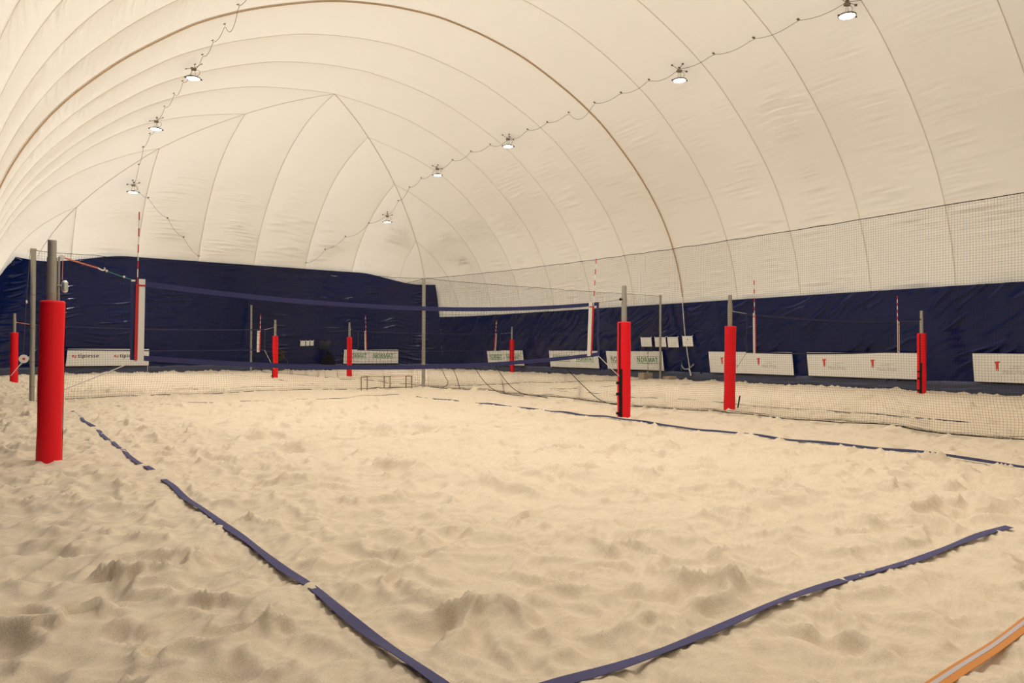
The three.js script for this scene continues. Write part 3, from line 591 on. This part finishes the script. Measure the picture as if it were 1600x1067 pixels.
bannerThing([19.2, -9.3], [19.2, -5.45], figure, 'white banner with small red figures behind the post in the dividing net', 'wall banners');
bannerThing([19.2, -4.83], [19.2, -.95], figure, 'white banner with small red figures reaching the far right post', 'wall banners');
bannerThing([19.2, .66], [19.2, 4.5], figure, 'white banner with a small red figure cut by the right edge', 'wall banners');
function notice(pa, pb, y0, y1, label, group, mark) {
  const q0 = Math.min(qAt(...pa), qAt(...pb)), q1 = Math.max(qAt(...pa), qAt(...pb)), t = thing('paper_notice', label, 'notice', [0, 0, 0], group);
  const tex = canvasTex(256, 192, (c) => { c.fillStyle = '#efeee9'; c.fillRect(0, 0, 256, 192); c.fillStyle = '#b9b5ac'; const q = rng(Math.round(y0 * 100 + pa[1] * 37)); if (mark) { c.fillStyle = '#6d6a62'; c.beginPath(); c.moveTo(118, 66); c.lineTo(132, 40); c.lineTo(146, 60); c.lineTo(130, 84); c.fill(); } c.fillStyle = '#cfccc3'; for (let k = 0; k < 4; k++) c.fillRect(40 + 30 * q(), 100 + k * 18, 110 + 60 * q(), 4); });
  sheet(t, q0, q1, y0, y1, .17, .006, M.paper, std(lin(1, 1, 1), .6, { map: tex }), 'sheet', 'print');
  for (const q of [q0 - .03, q1 + .03]) { const p = pt(q, y1 + .03, .15), p2 = pt(lerp(q, (q0 + q1) / 2, .15), y1 - .01, .18); part('tie', rod(p, p2, .012, 6), M.whiteCord, t); }
}
notice([19.1, -13.12], [19.1, -12.46], 1.43, 1.85, 'blank white notice farthest left in the row of four', 'notices on the right wall');
notice([19.1, -12.26], [19.1, -11.62], 1.42, 1.85, 'white notice behind the grey pole, second in the row of four', 'notices on the right wall');
notice([19.1, -11.48], [19.1, -10.88], 1.40, 1.85, 'white notice third in the row, right of the grey pole', 'notices on the right wall');
notice([19.1, -10.66], [19.1, -10.08], 1.44, 1.88, 'white notice with a small dark mark, rightmost in the row of four', 'notices on the right wall', true);
notice([9.5, -31.7], [9.8, -31.7], 1.43, 1.74, 'leftmost and widest of three small notices on the far wall', 'notices on the far wall');
notice([9.86, -31.7], [10.03, -31.7], 1.44, 1.74, 'middle one of three small notices on the far wall', 'notices on the far wall');
notice([10.11, -31.7], [10.29, -31.7], 1.45, 1.75, 'rightmost of three small notices on the far wall', 'notices on the far wall');

// ---------------------------------------------------------------- odds and ends by the walls
{ // cord down the liner below the joint seam, knotted at the foot
  const t = thing('tie_cord', 'pale cord hanging down the blue right wall to a loose knot', 'cord'), q = qAt(19.1, -10.45), L = [];
  for (let i = 0; i <= 8; i++) L.push(pt(q + .06 * Math.sin(i * .4), lerp(3.32, .5, i / 8), .14));
  part('cord', tube(L, .018, 6), M.whiteCord, t);
  part('knot', tube([pt(q + .42, .62, .14), pt(q + .3, .48, .17), pt(q + .1, .46, .2), pt(q - .05, .52, .17), pt(q - .25, .68, .14)], .028, 6), std(lin(.35, .28, .3), .8), t);
  part('loose_end', tube([pt(q + .02, .5, .17), pt(q - .06, .38, .21), pt(q - .1, .18, .23)], .03, 6), M.white, t);
  part('green_end', tube([pt(q + .4, .78, .13), pt(q + .42, .6, .15), pt(q + .46, .4, .16)], .016, 6), M.teal, t);
}
{ const t = thing('base_block', 'tall pale block at the foot of the thin rod by the right wall', 'block', [17.95, 0, -12.0]); part('body', box(.55, .3, .35, 0, .13, 0, .015), M.concrete, t); }
{ const t = thing('base_block', 'low pale block right of the grey pole by the right wall', 'block', [18.5, 0, -11.1]); part('body', box(.5, .16, .35, 0, .06, 0, .015), M.concrete, t); }
{ const t = thing('marker_rod', 'thin rod with a rounded knob standing in front of the green lettered banner', 'rod', [18.05, .28, -11.95]); part('shaft', rod(V(0, 0, 0), V(0, .84, 0), .016, 8), M.steel, t); part('knob', (() => { const g = new THREE.SphereGeometry(.045, 12, 10); g.scale(1, 1.3, 1); g.translate(-.015, .88, 0); return g; })(), M.chrome, t); }
{ const t = thing('short_stick', 'short black stick poking from the sand beside a red post', 'stick', [8.24, 0, .02]); part('shaft', rod(V(-.03, -.06, .02), V(.12, .26, -.02), .016, 8), M.black, t); }
{ // round brown hoop bundle and dark bags at the far wall
  const t = thing('cord_coil', 'round brown coil hanging on the far wall beside a distant post', 'coil'), q = qAt(8.3, -31.8), c = pt(q, .86, .2), gs = [];
  for (let k = 0; k < 7; k++) { const g = new THREE.TorusGeometry(.26 - .03 * k, .028, 6, 26); g.scale(.8, 1.15, 1); g.rotateZ(k); g.translate(c.x + .02 * Math.sin(k * 2), c.y + .02 * Math.cos(k * 3), c.z + .01 * k); gs.push(g); }
  part('coils', mergeGeometries(gs), M.brown, t);
  part('loop', tube([V(c.x + .1, c.y + .32, c.z + .05), V(c.x + .3, c.y + .2, c.z + .06), V(c.x + .22, c.y - .08, c.z + .06), V(c.x + .45, c.y - .3, c.z + .05), V(c.x + .48, c.y - .6, c.z + .05)], .012, 6), M.cord, t);
}
{ const t = thing('mesh_bag', 'grey mesh bag hanging on the far wall right of the small notices', 'bag'), q = qAt(11.0, -31.8);
  const lines = [], P = (u, v) => { const p = pt(q + (u - .5) * .78 * (1 - .25 * v), 1.72 - .42 * v + .03 * Math.sin(u * 9), .16 + .12 * Math.sin(Math.PI * u) * Math.sin(Math.PI * Math.min(1, v + .1))); return p.toArray(); };
  for (let i = 0; i <= 16; i++) { const r = []; for (let j = 0; j <= 6; j++) r.push(P(i / 16, j / 6)); lines.push(r); } for (let j = 0; j <= 10; j++) { const r = []; for (let i = 0; i <= 12; i++) r.push(P(i / 12, j / 10)); lines.push(r); }
  const m = part('netting', strands(lines, .009), M.greyNet, t); m.userData.kind = 'stuff'; }
{ const t = thing('dark_sack', 'dark sack slumped on the sand under the mesh bag at the far wall', 'sack', [11.1, 0, -31.2]);
  const g = new THREE.SphereGeometry(.5, 28, 20), p = g.attributes.position; for (let i = 0; i < p.count; i++) { const x = p.getX(i), y = p.getY(i), z = p.getZ(i), k = 1 + .12 * n1(x * 3, y * 3 + z * 2); p.setXYZ(i, x * k * .8 * (1 - .25 * y), Math.max(-.42, y * k) * 1.1, z * k * .6); } g.translate(0, .44, 0); g.computeVertexNormals(); part('body', g, M.darkCloth, t);
  part('neck', lathe([[.1, .9], [.06, 1.0], [.13, 1.1], [.1, 1.12]], 14), M.darkCloth, t); }
{ // low rack of three U shaped frames
  const t = thing('low_rack', 'low metal rack of three frames on the sand left of the middle pole', 'rack', [4.2, 0, -11.2]), dx = [0, .82, 1.58], dz = [0, -.04, .02];
  dx.forEach((x, i) => { for (const k of [0, .17]) part('leg', box(.028, .44, .028, x + k, .18, dz[i] + k * .5, .004), M.bracket, t); part('crossbar', rod(V(x, .39, dz[i]), V(x + .17, .39, dz[i] + .085), .014, 6), M.bracket, t); });
  part('top_rail', rod(V(0, .39, 0), V(.6, .40, -.03), .011, 6), std(lin(.5, .38, .1), .6), t);
  part('top_rail', rod(V(1.1, .4, -.02), V(1.75, .4, .1), .011, 6), std(lin(.55, .16, .08), .6), t);
  part('middle_rail', rod(V(.6, .395, -.03), V(1.1, .4, -.02), .009, 6), M.bracket, t);
  part('foot_rail', rod(V(-.02, .02, .03), V(1.78, .03, .1), .016, 6), M.bracket, t);
}
{ const t = thing('guy_cord', 'short pale cord from the banner corner to the sand behind the near net', 'cord'), q = qAt(1.42, -31.8); part('cord', tube([pt(q, .4, .2), pt(q, -.05, .24)], .012, 5), M.whiteCord, t); }

renderer.render(scene, camera);
